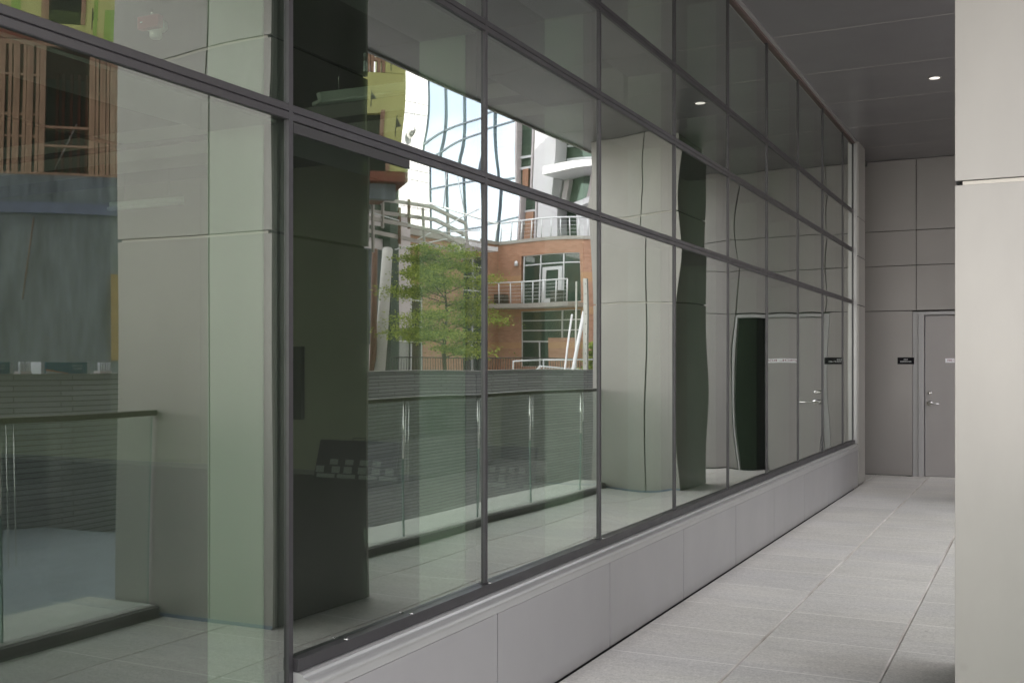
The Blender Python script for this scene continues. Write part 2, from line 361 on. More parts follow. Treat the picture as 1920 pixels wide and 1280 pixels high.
to_sun = Vector((-.72, -.30, .62)).normalized()
elev = math.asin(to_sun.z); az = math.atan2(to_sun.x, to_sun.y)
sl = bpy.data.lights.new('sun', 'SUN'); sl.energy = 4.0; sl.angle = R(.5); sl.color = (1, .94, .86)
so = bpy.data.objects.new('sun', sl); C.objects.link(so); so.rotation_euler = to_sun.to_track_quat('Z', 'Y').to_euler(); so.location = (-20, -8, 40)
w = bpy.data.worlds.new('World'); sc.world = w; w.use_nodes = True
N = w.node_tree.nodes; L = w.node_tree.links; bg = N['Background']
sk = N.new('ShaderNodeTexSky'); sk.sky_type = 'NISHITA'; sk.sun_disc = False; sk.sun_elevation = elev; sk.sun_rotation = az; sk.dust_density = 2.0; sk.air_density = 1
tc = N.new('ShaderNodeTexCoord'); mp = N.new('ShaderNodeMapping'); mp.inputs['Scale'].default_value = (1, 1, 2.6); L.new(tc.outputs['Generated'], mp.inputs[0])
cn = N.new('ShaderNodeTexNoise'); cn.inputs['Scale'].default_value = 2.2; cn.inputs['Detail'].default_value = 8; cn.inputs['Roughness'].default_value = .55; L.new(mp.outputs[0], cn.inputs['Vector'])
cr = N.new('ShaderNodeMapRange'); cr.inputs['From Min'].default_value = .40; cr.inputs['From Max'].default_value = .62; cr.inputs['To Min'].default_value = .45; cr.inputs['To Max'].default_value = .9; L.new(cn.outputs['Fac'], cr.inputs['Value'])
cm = N.new('ShaderNodeMix'); cm.data_type = 'RGBA'; cm.inputs[7].default_value = (9.7, 9.08, 8.98, 1)
L.new(cr.outputs[0], cm.inputs[0]); L.new(sk.outputs[0], cm.inputs[6]); L.new(cm.outputs[2], bg.inputs['Color']); bg.inputs['Strength'].default_value = .13
sc.view_settings.view_transform = 'Standard'; sc.view_settings.look = 'None'; sc.view_settings.gamma = 1; sc.view_settings.exposure = 2.15
sc.cycles.max_bounces = 10; sc.cycles.glossy_bounces = 6; sc.cycles.transparent_max_bounces = 24; sc.cycles.diffuse_bounces = 5
sc.cycles.use_denoising = True; sc.cycles.sample_clamp_indirect = 8; sc.cycles.caustics_reflective = True

# ------------------------------------------------------------------ ground, walkway, driveway
def struct(name, b, m): return tag(b.build(name, m), kind='structure')
b = MB(); b.face([(-400, -400, -3.2), (400, -400, -3.2), (400, 400, -3.2), (-400, 400, -3.2)]); struct('ground', b, GROUNDM)
b = MB()
XE = [-2.07, -1.38, -.70, -.02, .47]
for a, c in zip(XE, XE[1:]): b.box(a + .0125, c - .006, -9, 15.52, -.12, 0)
b.box(-3.4, -2.0745, 14.4, 15.52, -.12, 0); b.box(.475, 1.09, 13.51, 15.52, -.12, -.002)
struct('walkway', b, PAVER)
b = MB()
for x in XE[1:-1]: b.box(x - .0055, x + .0045, -9, 15.5, -.10, .0005)
struct('walkway_joint', b, mat('worn pale joint', (.40, .35, .31), .8, col2=(.85, .82, .78), vscale=1.2))
# driveway behind the railing: level, then falling away
b = MB()
ys = [-30, 6.6, 7.4] + [8 + i for i in range(0, 24)]
def zr(y): return -.02 if y < 6.6 else -.02 - .125 * (y - 6.6) if y > 7.4 else -.02 - .06 * (y - 6.6)
for a, c in zip(ys, ys[1:]): b.face([(1.08, a, zr(a)), (4.5, a, zr(a)), (4.5, c, zr(c)), (1.08, c, zr(c))])
struct('driveway', b, ROADM)
b = MB(); b.box(4.93, 90, -60, 140, -3.1, .70); struct('plaza', b, CONCP)
b = MB(); b.box(-60, 1.0, -60, -9.0, -3.1, -.02); b.box(1.0, 4.4, -60, -30, -3.1, -.03); struct('pavement', b, CONCP)

# ------------------------------------------------------------------ glass curtain wall
YB = [-1.20, .10, 1.41, 2.72, 4.045, 5.36, 6.67, 7.98, 9.26, 10.57, 11.87, 13.17, 13.93]
ZB = [.575, 2.30, 2.95, 3.43, 4.28]
cw = thing('curtain_wall', 'long green tinted glass curtain wall with dark frames above a grey metal base', 'glass wall', (GX, 6, 0))
def pane(y0, y1, z0, z1, amp, seed):
    rnd = random.Random(seed); n = 22
    ph = [rnd.uniform(0, 6.28) for _ in range(6)]; k = [rnd.uniform(.6, 1.5) for _ in range(6)]
    ty, tz = rnd.gauss(0, .0007), rnd.gauss(0, .0005)
    if seed in (60, 61): ty += .0032 if seed == 60 else .002
    if seed in (80, 70): ty += .001 if seed == 80 else -.0005
    bm = bmesh.new(); G = []
    for i in range(n + 1):
        row = []
        for j in range(n + 1):
            a, c = i / n * 2 - 1, j / n * 2 - 1
            y = y0 + (y1 - y0) * i / n; z = z0 + (z1 - z0) * j / n
            e = (1 - a * a) * (1 - c * c)
            d = -amp * (1 - a * a) * ((1 - c * c) if y0 > 5.5 else (1 - c ** 4)) + e * .00026 * (z1 - z0) / 1.75 * (math.sin(k[0] * 3 * a + ph[0]) * math.cos(k[1] * 3.2 * c + ph[1]) + .6 * math.sin(k[2] * 5 * c + ph[2] + a)) + ty * (y1 - y0) * a / 2 + tz * (z1 - z0) * c / 2
            row.append(bm.verts.new((GX - .004 + d, y, z)))
        G.append(row)
    for i in range(n):
        for j in range(n):
            f = bm.faces.new([G[i][j], G[i + 1][j], G[i + 1][j + 1], G[i][j + 1]]); f.smooth = True; f.material_index = 0
    bk = [bm.verts.new((GX - .030, y, z)) for y, z in ((y0, z0), (y1, z0), (y1, z1), (y0, z1))]
    f = bm.faces.new(list(reversed(bk))); f.material_index = 1
    me_t = bm
    off = cw.location
    bmesh.ops.translate(bm, verts=bm.verts[:], vec=-Vector(off))
    me = bpy.data.meshes.new('glass_pane'); bm.normal_update(); bm.to_mesh(me); bm.free()
    me.materials.append(GLASS); me.materials.append(GBACK)
    o = bpy.data.objects.new('glass_pane', me); C.objects.link(o); o.parent = cw
AMPS = {}
for i in range(len(YB) - 1):
    for j in range(4):
        h = ZB[j + 1] - ZB[j]
        amp = (.0011 if j == 0 else .0007 if h > .6 else .0004) * random.uniform(.7, 1.3)
        if i >= 5: amp *= 3.2 if j == 0 else 2.0
        if j in (1, 2): amp *= 1.15
        pane(YB[i] + .011, YB[i + 1] - .011, (ZB[j] + (.0255 if j else .002)) if (j or i > 2) else .042, ZB[j + 1] - .0255, amp, i * 10 + j)
for i, y in enumerate(YB):
    b = MB(); b.mi = 0
    hw = .0105
    b.box(GX - .034, GX + .006, y - hw, y + hw, .576 if i > 3 else .01, 4.28)
    b.mi = 2; b.box(GX - .085, GX - .034, y - .020, y + .020, .577 if i > 3 else .011, 4.28)
    b.mi = 1; b.box(GX - .31, GX - .085, y - .028, y + .028, .02, 4.28)
    b.build('mullion', [FRAME, FINL, FING], cw)
for j, z in enumerate(ZB[1:-1]):
    for i in range(len(YB) - 1):
        b = MB(); a, c = YB[i] + hw, YB[i + 1] - hw
        b.prof([(GX - .034, z - .025), (GX + .004, z - .025), (GX + .0055, z - .023), (GX + .0055, z - .003), (GX + .001, z), (GX + .0055, z + .003), (GX + .0055, z + .023), (GX + .004, z + .025), (GX - .034, z + .025)], a, c)
        b.mi = 1; b.box(GX - .31, GX - .034, a + .012, c - .012, z - .036, z + .036)
        b.build('transom', [FRAME, mat('transom inner', (.30, .29, .30), .5) if (i == 0 and j == 0) else bpy.data.materials['transom inner']], cw)
for i in range(3, len(YB) - 1):
    a, c = YB[i] + (.012 if i == 3 else 0), YB[i + 1]
    b = MB(); b.box(-2.115, -2.07, a + .004, c - .004, .003, .452); b.build('base_panel', BASEP, cw, .0015)
b = MB(); b.box(-2.30, -2.118, 2.735, 13.93, -.1, .49); b.build('base_backing', DARKGAP, cw)
b = MB(); b.prof([(-2.060, .489), (-2.052, .493), (-2.050, .500), (-2.053, .508), (-2.062, .513), (-2.076, .515), (-2.084, .519), (-2.088, .527), (-2.100, .532), (-2.16, .534), (-2.16, .489)], 2.7315, 13.94)
b.box(-2.116, -2.0655, 2.7315, 13.94, .456, .4885)
b.build('sill_cap', CAP, cw)
b = MB(); b.box(-2.165, GX + .026, 2.7312, 13.93, .535, .575); b.build('sill_frame', FRAME, cw, .001)
b = MB(); b.box(-2.165, GX + .004, -1.2, 2.709, .003, .040); b.build('floor_channel', FRAME, cw, .001)
b = MB(); b.box(GX - .04, GX + .02, -1.2, 13.93, 4.281, 4.300); b.build('head_frame', mat('red brown head gasket', (.12, .08, .07), .5), cw)
b = MB(); b.box(GX - .035, GX + .045, -1.2, 13.94, 4.301, 4.318); b.build('head_trim', CAP, cw)
b = MB(); b.box(GX - .002, GX + .004, 2.735, 3.43, 2.238, 2.2705); b.build('dark_reflection_strip', DARKGAP, cw)  # black strip stands in for the dark reflection under the transom
# small screw heads and clips along the sill
b = MB()
for y in (3.42, 4.05, 5.36, 3.0): b.lathe((GX + .018, y, .576), [(.0001, .0), (.009, 0), (.008, .004), (.0001, .005)], n=10)
b.build('sill_screw', STEEL, cw)
# end post at the far corner
z3 = [.0, 2.26, 2.278, 2.87, 2.888, 3.37, 3.388, 4.315]
for z0, z1 in ((.012, 2.262), (2.274, 2.874), (2.886, 3.366), (3.378, 4.316)):
    b = MB(); b.box(-2.40, -2.07, 13.97, 14.52, z0, z1); b.build('corner_panel', PANEL, cw, .002)
b = MB(); b.box(-2.39, -2.08, 13.98, 14.51, .0, 4.316); b.build('corner_backing', DARKGAP, cw)
b = MB(); b.box(-2.16, -2.085, 13.935, 13.968, .535, 4.28); b.build('end_frame', CAP, cw)

# interior of the room behind the glass
rm = thing('office_room', 'dim unfinished room behind the glass with olive walls and dark floor', 'room', (-8, 6, 0))
bx('floor', INTF, rm, -16, GX - .31, -8, 20, -.1, 0)
bx('ceiling', INTC, rm, -16, GX - .05, -8, 20, 4.26, 4.4)
bx('rear_wall', INTW, rm, -16.2, -16, -8, 20, 0, 4.26)
bx('partition', INTW, rm, -16, GX - .33, 12.05, 12.2, 0, 4.255)
bx('side_wall', INTW, rm, -3.2, GX - .05, -3.0, -2.85, 0, 4.255)
bx('skirting', INTB, rm, -16, GX - .34, 12.02, 12.047, 0.002, .07)
bx('end_wall', INTW, rm, -2.6, -2.42, 14.0, 15.5, 0, 4.255)
bx('service_duct', mat('galvanised duct', (.30, .31, .28), .5, .6), rm, -15, -3.2, 8.6, 9.1, 3.72, 4.05)
b = MB(); b.bar((-14, 7.4, 3.55), (-3.4, 7.4, 3.55), .03); b.bar((-9, 3, 3.9), (-9, 11.5, 3.9), .025); b.build('sprinkler_pipe', mat('black pipe', (.03, .03, .03), .5), rm)
b = MB(); b.box(-10.2, -10.0, 5.0, 5.2, 0, 4.25); b.build('pillar', mat('green painted post', (.05, .16, .10), .6), rm)

def W(u, v, D):     # a point seen directly
    t = (u - CX) / FPX; r = t * D
    return Vector((r * CS - D * SN, r * SN + D * CS, EYE + (HOR - v) * D / FPX))
def Mi(u, v, D):    # a point seen by way of the glass
    p = W(u, v, D); return Vector((2 * GX - p.x, p.y, p.z))

def tube_light(a, bb, label):
    c = (a + bb) / 2; t = thing('fluorescent_light', label, 'ceiling light', c, 'strip lights in the room')
    d = (bb - a).normalized(); s = d.cross(Vector((0, 0, 1))).normalized()
    m = MB(); m.bar(a, bb, .05, sq=True); m.build('housing', FIXT, t)
    for k in (-1, 1):
        m = MB(); m.bar(a + s * .06 * k - Vector((0, 0, .055)), bb + s * .06 * k - Vector((0, 0, .055)), .016); m.build('tube', TUBE, t)
    for e in (a, bb):
        m = MB(); m.bar(e - d * .01 - s * .09 - Vector((0, 0, .05)), e - d * .01 + s * .09 - Vector((0, 0, .05)), .022, sq=True); m.build('socket', FIXT, t)
    for e in (a + d * .2, bb - d * .2):
        m = MB(); m.bar(e + Vector((0, 0, .04)), Vector((e.x, e.y, 4.26)), .004); m.build('hanger', STEEL, t)
tube_light(W(598, 182, 9.6), W(790, 158, 10.2), 'unlit twin tube strip light above the black sample board')
p = W(205, 385, 14.6); q = W(345, 373, 14.9); tube_light(p, q, 'unlit twin tube strip light near the partition at far left')

al = thing('smoke_alarm', 'white round ceiling smoke alarm beside a red box', 'alarm', W(292, 60, 8.62))
c = al.location.copy()
m = MB(); m.lathe(c, [(.001, .08), (.09, .08), (.092, .03), (.075, .012), (.05, 0), (.048, -.045), (.04, -.055), (.001, -.055)], n=28); m.build('alarm_body', FIXT, al)
m = MB(); m.box(c.x - .005, c.x + .02, c.y - .052, c.y - .045, c.z - .03, c.z - .025); m.build('alarm_light', LAMP, al)
rb = W(285, 42, 8.3); rt = thing('fire_bell', 'red fire alarm box under the ceiling behind the top left pane', 'alarm', rb)
m = MB(); m.box(rb.x - .13, rb.x + .09, rb.y - .03, rb.y + .03, rb.z - .05, rb.z + .05); m.build('bell_box', REDP, rt, .01)
m = MB(); m.box(rb.x - .09, rb.x - .07, rb.y - .036, rb.y - .031, rb.z - .004, rb.z + .004); m.build('indicator', WHITEP, rt)
m = MB(); m.bar((rb.x, rb.y, rb.z + .05), (rb.x, rb.y, 4.262), .012); m.build('conduit', STEEL, rt)

def board(x0, x1, yb, seed, label):
    t = thing('sample_board', label, 'display board', ((x0 + x1) / 2, yb, 0), 'boards of samples on the floor')
    rr = random.Random(seed); w_ = x1 - x0
    lean = .12
    def P(s, z, o): return Vector((x0 + s * w_, yb + lean * z / .5 - o, .0 + z))
    m = MB(); m.hexa([P(0, .0, 0), P(1, .0, 0), P(1, .0, -.03), P(0, .0, -.03), P(.02, .5, 0), P(.98, .5, 0), P(.98, .5, -.03), P(.02, .5, -.03)]); m.build('backing', BOARDM, t)
    for r_, (z0, hh, ns) in enumerate(((.005, .05, 4), (.07, .085, 6), (.18, .07, 6))):
        for k in range(ns):
            s = (k + .2) / ns + rr.uniform(-.02, .02); ww = (.6 if r_ else .9) / ns
            if r_ == 2 and k in (0, 5): continue
            m = MB(); m.hexa([P(s, z0, .004), P(s + ww, z0, .004), P(s + ww, z0, .001), P(s, z0, .001), P(s, z0 + hh, .004), P(s + ww, z0 + hh, .004), P(s + ww, z0 + hh, .001), P(s, z0 + hh, .001)])
            m.build('sample_tile', rr.choice([PAPER, PAPER, PAPER2]), t)
    m = MB(); m.bar(P(.42, .505, -.015), P(.42, .535, -.015), .006); m.bar(P(.58, .505, -.015), P(.58, .535, -.015), .006); m.bar(P(.42, .535, -.015), P(.58, .535, -.015), .006); m.build('handle', BOARDM, t)
board(-8.85, -7.55, 11.82, 1, 'black board with rows of pale sample tiles leaning on the partition, left one')
board(-6.35, -5.55, 11.82, 2, 'smaller black sample board leaning on the partition nearer the columns')
m = MB(); m.box(-9.47, -9.17, 11.96, 12.04, .76, 1.77); tag(m.build('wall_panel', DARKIN), 'dark rectangular service panel on the olive partition', 'panel')

# ------------------------------------------------------------------ soffit
sf = thing('soffit', 'grey metal soffit over the walkway with fine cross joints', 'ceiling', (-.5, 6, 4.32))
SY = [-3.0, -2.5, -1.2, .10, 1.41, 2.72, 4.045, 5.36, 6.67, 7.98, 9.26, 10.57, 11.87, 13.17, 14.48, 15.55]
for a, c in zip(SY, SY[1:]): bx('ceiling_panel', CEIL, sf, GX - .3, 1.10, a + .004, c - .004, 4.320, 4.36)
for y in SY[1:-1]: bx('joint_strip', JLINE, sf, GX - .3, 1.10, y - .0035, y + .0035, 4.3185, 4.35)
bx('fascia', PANEL, sf, 1.10, 1.13, -3.0, 15.55, 4.30, 5.2)
lt = thing('downlight', 'small lit round downlight recessed in the soffit', 'ceiling light', (-.95, 11.25, 4.318))
m = MB(); m.lathe((-.95, 11.25, 4.3165), [(.001, 0), (.068, 0), (.071, .0015), (.001, .0018)], n=32); m.build('trim_ring', STEEL, lt)
m = MB(); m.lathe((-.95, 11.25, 4.3155), [(.001, 0), (.05, 0), (.05, .0008), (.001, .0008)], n=32); m.build('lens', LAMP, lt)

# unseen office block, its height and length shaped to shade walkway and courtyard
ob = thing('unseen_office_block', 'unseen grey block over the walkway and glass wall, sized for its shade', 'building', (-8, 20, 4.4))
bx('upper_shade_mass', OFFM, ob, -18, 1.09, -3.0, 32, 4.42, 30)
bx('upper_shade_mass', OFFM, ob, -18, 1.08, 32.01, 66, 4.42, 28.5)
bx('unseen_rear_block', OFFM, ob, -18, -16.3, -3, 66, 0, 4.41)
bx('unseen_far_block', OFFM, ob, -16.2, 1.0, 15.75, 66, 0, 4.41)

# ------------------------------------------------------------------ rear wall with door
bw = thing('rear_wall', 'grey metal panel wall closing the walkway, with black joints', 'wall', (-1.5, 15.5, 0))
YW = 15.5
cols = [(-3.4, -1.546), (-1.538, -.305), (-.293, 1.09)]
for x0, x1 in cols:
    for z0, z1 in ((2.259, 2.866), (2.874, 3.344), (3.352, 4.315)):
        b = MB(); b.box(x0, x1, YW, YW + .03, z0, z1); b.build('wall_panel', PANEL_D, bw, .002)
b = MB(); b.box(-3.4, -1.589, YW, YW + .03, .008, 2.25); b.build('wall_panel', PANEL_D, bw, .002)
b = MB(); b.box(-.293, 1.09, YW, YW + .03, .02, 2.25); b.build('wall_panel', PANEL_D, bw, .002)
b = MB(); b.box(-3.4, -1.60, YW + .032, YW + .08, 0, 4.315); b.box(-1.6, -.3, YW + .032, YW + .08, 2.25, 4.315); b.box(-.3, 1.09, YW + .032, YW + .08, 0, 4.315); b.build('wall_backing', mat('brown joint sealant', (.06, .055, .05), .8), bw)
fr = MB(); fr.box(-1.585, -1.515, YW + .012, YW + .10, 0, 2.235); fr.box(-1.515, -1.44, YW - .002, YW + .10, 0, 2.19); fr.box(-1.515, -.30, YW - .002, YW + .10, 2.19, 2.236); fr.box(-.318, -.30, YW - .001, YW + .10, 0, 2.188)
fr.box(-.709, -.690, YW - .001, YW + .10, 0, 2.188)
fro = fr.build('door_frame', DFRAME, bw, .003)
dr = MB(); dr.box(-1.43, -.715, YW + .016, YW + .055, .012, 2.18); dr = dr.build('door', DOORM, bw, .003)
m = MB(); m.box(-.688, -.320, YW + .05, YW + .05, .0, 2.188); m.build('side_light', DKGLASS, bw)
loc = Vector((-1.37, YW + .016, 1.02))
m = MB(); m.lathe((loc.x, YW + .012, .995), [(.001, -.012), (.034, -.012), (.037, -.006), (.037, .004), (.001, .004)], 'y')
m.bar((loc.x, YW - .002, .995), (loc.x, YW - .045, .995), .011); m.bar((loc.x - .008, YW - .047, .995), (loc.x + .12, YW - .047, .992), .0095)
h = m.build('handle', STEEL, dr); h.matrix_parent_inverse = Matrix.Identity(4)
for o in (h,): o.location = -Vector(bw.location) if False else (0, 0, 0)
h.data.transform(Matrix.Translation(-Vector(bw.location)))
m = MB(); m.lathe((loc.x, YW + .012, 1.135), [(.001, -.016), (.020, -.016), (.026, -.008), (.027, .004), (.001, .004)], 'y')
m.box(loc.x - .003, loc.x + .003, YW - .008, YW - .002, 1.122, 1.148)
k = m.build('lock', STEEL, dr); k.data.transform(Matrix.Translation(-Vector(bw.location)))
m = MB(); m.box(-1.44, -.52, YW - .03, YW + .09, .001, .010); m.build('threshold', STEEL, bw)

s1 = thing('room_sign', 'black plaque with two lines of small pale lettering on the wall left of the door', 'sign', (-1.675, YW - .002, 1.57))
m = MB(); m.box(-1.782, -1.568, YW - .008, YW - .001, 1.525, 1.618); m.build('plaque', BLACKP, s1, .001)
lettering('FIRE', .026, WHITET, s1, (-1.675, YW - .0088, 1.588), (1, 0, 0), (0, 0, 1), sx=1.1)
lettering('COMMAND', .026, WHITET, s1, (-1.675, YW - .0088, 1.560), (1, 0, 0), (0, 0, 1), sx=1.05)
s2 = thing('door_label', 'narrow white label with maroon capitals stuck on the grey door', 'sign', (-.965, YW + .012, 1.57))
m = MB(); m.box(-1.175, -.755, YW + .0125, YW + .0155, 1.545, 1.602); m.build('strip', WHITEP, s2)
lettering('FIRE CONTROL ROOM', .044, REDT, s2, (-.965, YW + .0118, 1.574), (1, 0, 0), (0, 0, 1), sx=.82)
# ------------------------------------------------------------------ columns
def column(y0, y1, label, loc):
    t = thing('column', label, 'column', loc, 'metal clad columns beside the walkway')
    x0, x1, xj = -.33, .86, .13
    zz = [(.006, 2.255), (2.274, 3.372), (3.390, 4.317)]
    for z0, z1 in zz:
        for a, c in ((x0, xj - .005), (xj + .005, x1)):
            b = MB(); b.box(a, c, y0, y0 + .02, z0, z1); b.build('cladding_panel', PANEL, t, .0015)
            b = MB(); b.box(a, c, y1 - .02, y1, z0, z1); b.build('cladding_panel', PANEL, t, .0015)
        b = MB(); b.box(x0, x0 + .02, y0 + .0215, y1 - .0215, z0, z1); b.build('side_panel', PANEL_SHADE, t, .0015)
        b = MB(); b.box(x1 - .02, x1, y0 + .0215, y1 - .0215, z0, z1); b.build('cladding_panel', PANEL, t, .0015)
    b = MB(); b.box(x0 + .021, x1 - .021, y0 + .0225, y1 - .0225, 0, 4.318); b.build('core', DARKGAP, t)
    b = MB(); b.box(x0 + .002, x1 - .002, y0 - .003, y0 - .0005, .001, .022); b.build('base_strip', mat('blue grey base strip', (.15, .19, .24), .5), t)
    for z in (2.2645, 3.381):
        b = MB(); b.box(x0 + .03, x1 - .03, y0 + .006, y0 + .0215, z - .0088, z + .0065); b.build('reveal_strip', PANEL_L, t)
column(4.85, 5.86, 'near metal clad column at right edge with a pale horizontal reveal', (.26, 5.3, 0))
column(12.5, 13.5, 'far metal clad column next to the rear wall', (.26, 13.0, 0))

# ------------------------------------------------------------------ railings
def railing(y0, y1, ends, label):
    t = thing('glass_railing', label, 'railing', (.6, (y0 + y1) / 2, 0), 'glass railings along the driveway')
    b = MB(); b.box(.475, .50, y0, y1, -.11, .062); b.build('curb_face', CURB_SHADE, t)
    b = MB(); b.box(.502, 1.07, y0, y1, -3.0, .070); b.build('curb', CONCP, t, .004)
    b = MB(); b.box(.52, .60, y0, y1, 1.197, 1.230); b.build('handrail', RAILM, t, .004)
    e = list(ends)
    for a, c in zip(e, e[1:]):
        b = MB(); b.box(.554, .566, a + .004, c - .004, .072, 1.193); b.mi = 1
        g = b.build('glass_panel', [CLEAR, EDGE], t)
        for f in g.data.polygons:
            if abs(f.normal.y) > .9: f.material_index = 1
    for y in e[1:-1]:
        b = MB(); b.box(.552, .568, y - .003, y + .003, .071, .719); b.build('glass_joint', EDGE, t)
        b = MB(); b.bar((.56, y, .72), (.56, y, 1.193), .0075, n=10); b.build('glint_bar', GLINT, t)  # added bright bar in place of the glint on the glass edge
        for q in (.055, .10):
            b = MB(); b.bar((.575, y + q, .45), (.575, y + q, 1.193), .003, n=6); b.build('glint_strip', GLINT, t)  # thinner added bars for the doubled glints
railing(5.88, 12.48, [5.88, 6.45, 7.70, 8.95, 10.2, 11.45, 12.48], 'long glass railing with bronze handrail between the two columns')
railing(-3.0, 4.83, [-3.0, -1.2, 0.05, 1.30, 2.55, 3.80, 4.83], 'glass railing with bronze handrail ending at the near column')

# ------------------------------------------------------------------ things beyond the railing (seen in the glass)
sw2 = MB(); sw2.box(4.5, 4.9, -30, 31, -3.3, 1.395)
sw2 = tag(sw2.build('stone_wall', LEDGER), 'long low wall of grey split stone courses across the driveway', 'wall')
m = MB(); m.box(4.47, 4.93, -30, 31.0, 1.397, 1.415); c_ = m.build('wall_coping', mat('grey stone coping', (.30, .30, .29), .8, var=.2), sw2)
m = MB(); m.box(1.1, 4.48, 30.6, 31, -3.3, 1.2); tag(m.build('driveway_wall', CONC), 'concrete wall at the foot of the driveway', 'wall')

class Fac:
    """a vertical plane through two points given by photo column and depth, as seen in the glass"""
    def __init__(s, u1, D1, u2, D2):
        a, b_ = Mi(u1, HOR, D1), Mi(u2, HOR, D2)
        s.a = Vector((a.x, a.y, 0)); s.d = Vector((b_.x - a.x, b_.y - a.y, 0)); s.len = s.d.length; s.d.normalize()
        s.n = Vector((-s.d.y, s.d.x, 0)); eye = Vector((2 * GX, 0, 0))
        if (eye - s.a).dot(s.n) < 0: s.n = -s.n
    def at(s, u):
        t = (u - CX) / FPX; dr = Vector((t * CS - SN, t * SN + CS, 0)); dr.x = -dr.x
        e = Vector((2 * GX, 0, 0)); # eye's mirror image
        k = (s.a - e).dot(s.n) / dr.dot(s.n); q = e + dr * k
        return (q - s.a).dot(s.d), k
    def S(s, u): return s.at(u)[0]
    def Z(s, u, v): return EYE + (HOR - v) * s.at(u)[1] / FPX
    def p(s, a, n, z): q = s.a + s.d * a + s.n * n; return (q.x, q.y, z)
    def pt(s, u, v, n=0): return Vector(s.p(s.S(u), n, s.Z(u, v)))

def fb(name, m, parent, F, u0, u1, v0, v1, n0, n1, um=None, bevel=0):
    um = (u0 + u1) / 2 if um is None else um
    b = MB(); b.fbox(F, F.S(u0), F.S(u1), n0, n1, F.Z(um, v1), F.Z(um, v0)); return b.build(name, m, parent, bevel)

def base(F, u, z=.7): s = F.S(u); q = F.p(s, 0, z); return q

# --- timber framed building on a concrete podium
FA = Fac(110, 25, 763, 27.4)
tb = thing('timber_building', 'unfinished timber framed building with yellow green sheathing on a concrete podium', 'building', base(FA, 300))
S = FA.S; zp = 5.9
b = MB(); b.fbox(FA, S(-700), S(560), -8, 0, -3, zp); b.build('podium', CONC, tb)
b = MB(); b.fbox(FA, S(-700), S(560), -.01, .10, 5.0, 5.25); b.build('podium_band', mat('blue grey flashing', (.10, .12, .19), .6, var=.3), tb)
b = MB(); b.bar(FA.p(S(68), .03, 4.9), FA.p(S(50), .03, 3.0), .012); b.build('cable', RUST, tb)
b = MB(); b.fbox(FA, S(204), S(330), .0, .06, 1.6, 3.62); b.build('hatch', OCHRE, tb)
# timber storey
b = MB(); b.fbox(FA, S(-700), S(560), -8, -3.5, zp, 8.95); b.build('inner_wall', DARKIN, tb)
def studs(name, ulist, z0, z1, n0=-.14, n1=0, w_=.045, m=WOOD):
    for u in ulist:
        b = MB(); s0 = S(u); b.fbox(FA, s0 - w_ / 2, s0 + w_ / 2, n0, n1, z0, z1); b.build(name, m, tb)
studs('stud', [-60, -45, -30, -16, 0, 6, 18, 27, 33, 45, 52, 58, 69, 76, 81, 168, 173, 180, 188, 193, 200, 207, 212, 218, 240], zp + .05, 8.85, w_=.065)
studs('rear_stud', [92, 104, 120, 135, 150, 160], zp + .05, 8.6, -1.6, -1.5, .06, WOODR)
for z in (6.75, 7.25, 8.15):
    b = MB(); b.fbox(FA, S(-60), S(80), -.12, -.01, z, z + .05); b.build('blocking', WOOD, tb)
for a, c, z in ((84, 168, 6.55), (84, 168, 6.98), (168, 216, 7.8), (176, 216, 6.7)):
    b = MB(); b.fbox(FA, S(a), S(c), -.1, -.005, z, z + .05); b.build('guard_rail', WOOD, tb)
b = MB(); b.bar(FA.p(S(95), -1, 6.2), FA.p(S(135), -1, 7.3), .02); b.build('brace', GALV, tb)
b = MB(); b.fbox(FA, S(-700), S(560), -.16, .01, zp, zp + .05); b.fbox(FA, S(-700), S(560), -.16, .01, 8.85, 8.96); b.build('wall_plate', WOOD, tb)
b = MB(); b.fbox(FA, S(-700), S(560), -6, .02, 8.97, 9.35); b.build('floor_deck', WOODR, tb)
# sheathed storey on the left
def wall_with_hole(F, name, m, s0, s1, z0, z1, holes, n0=-.15, n1=0):
    """holes: (a,b,z0,z1) sorted along s"""
    b = MB(); cur = s0
    for a, c, y0, y1 in holes:
        b.fbox(F, cur, a, n0, n1, z0, z1)
        if y0 > z0: b.fbox(F, a, c, n0, n1, z0, y0)
        if y1 < z1: b.fbox(F, a, c, n0, n1, y1, z1)
        cur = c
    b.fbox(F, cur, s1, n0, n1, z0, z1); return b.build(name, m, tb)
wall_with_hole(FA, 'sheathing', SHEATH, S(-700), S(560), 9.36, 12.6, [(S(-260), S(-190), 9.8, 11.5), (S(88), S(168), 9.8, 11.5)])
for a, c in ((86, 100), (160, 168)):
    b = MB(); b.fbox(FA, S(a), S(c), -.02, .03, 9.8, 11.5); b.build('window_buck', WOOD, tb)
b = MB(); b.fbox(FA, S(-700), S(560), -5, -4, 9.36, 12.6); b.build('inner_wall', DARKIN, tb)
for u0, u1, z0, z1 in ((203, 222, 9.5, 10.05), (29, 47, 9.7, 10.5), (183, 190, 9.4, 12)):
    b = MB(); b.fbox(FA, S(u0), S(u1), .001, .006, z0, z1); b.build('sheathing_patch', SHEATHG, tb)
INK = mat('black sheathing print', (.03, .03, .02), .7)
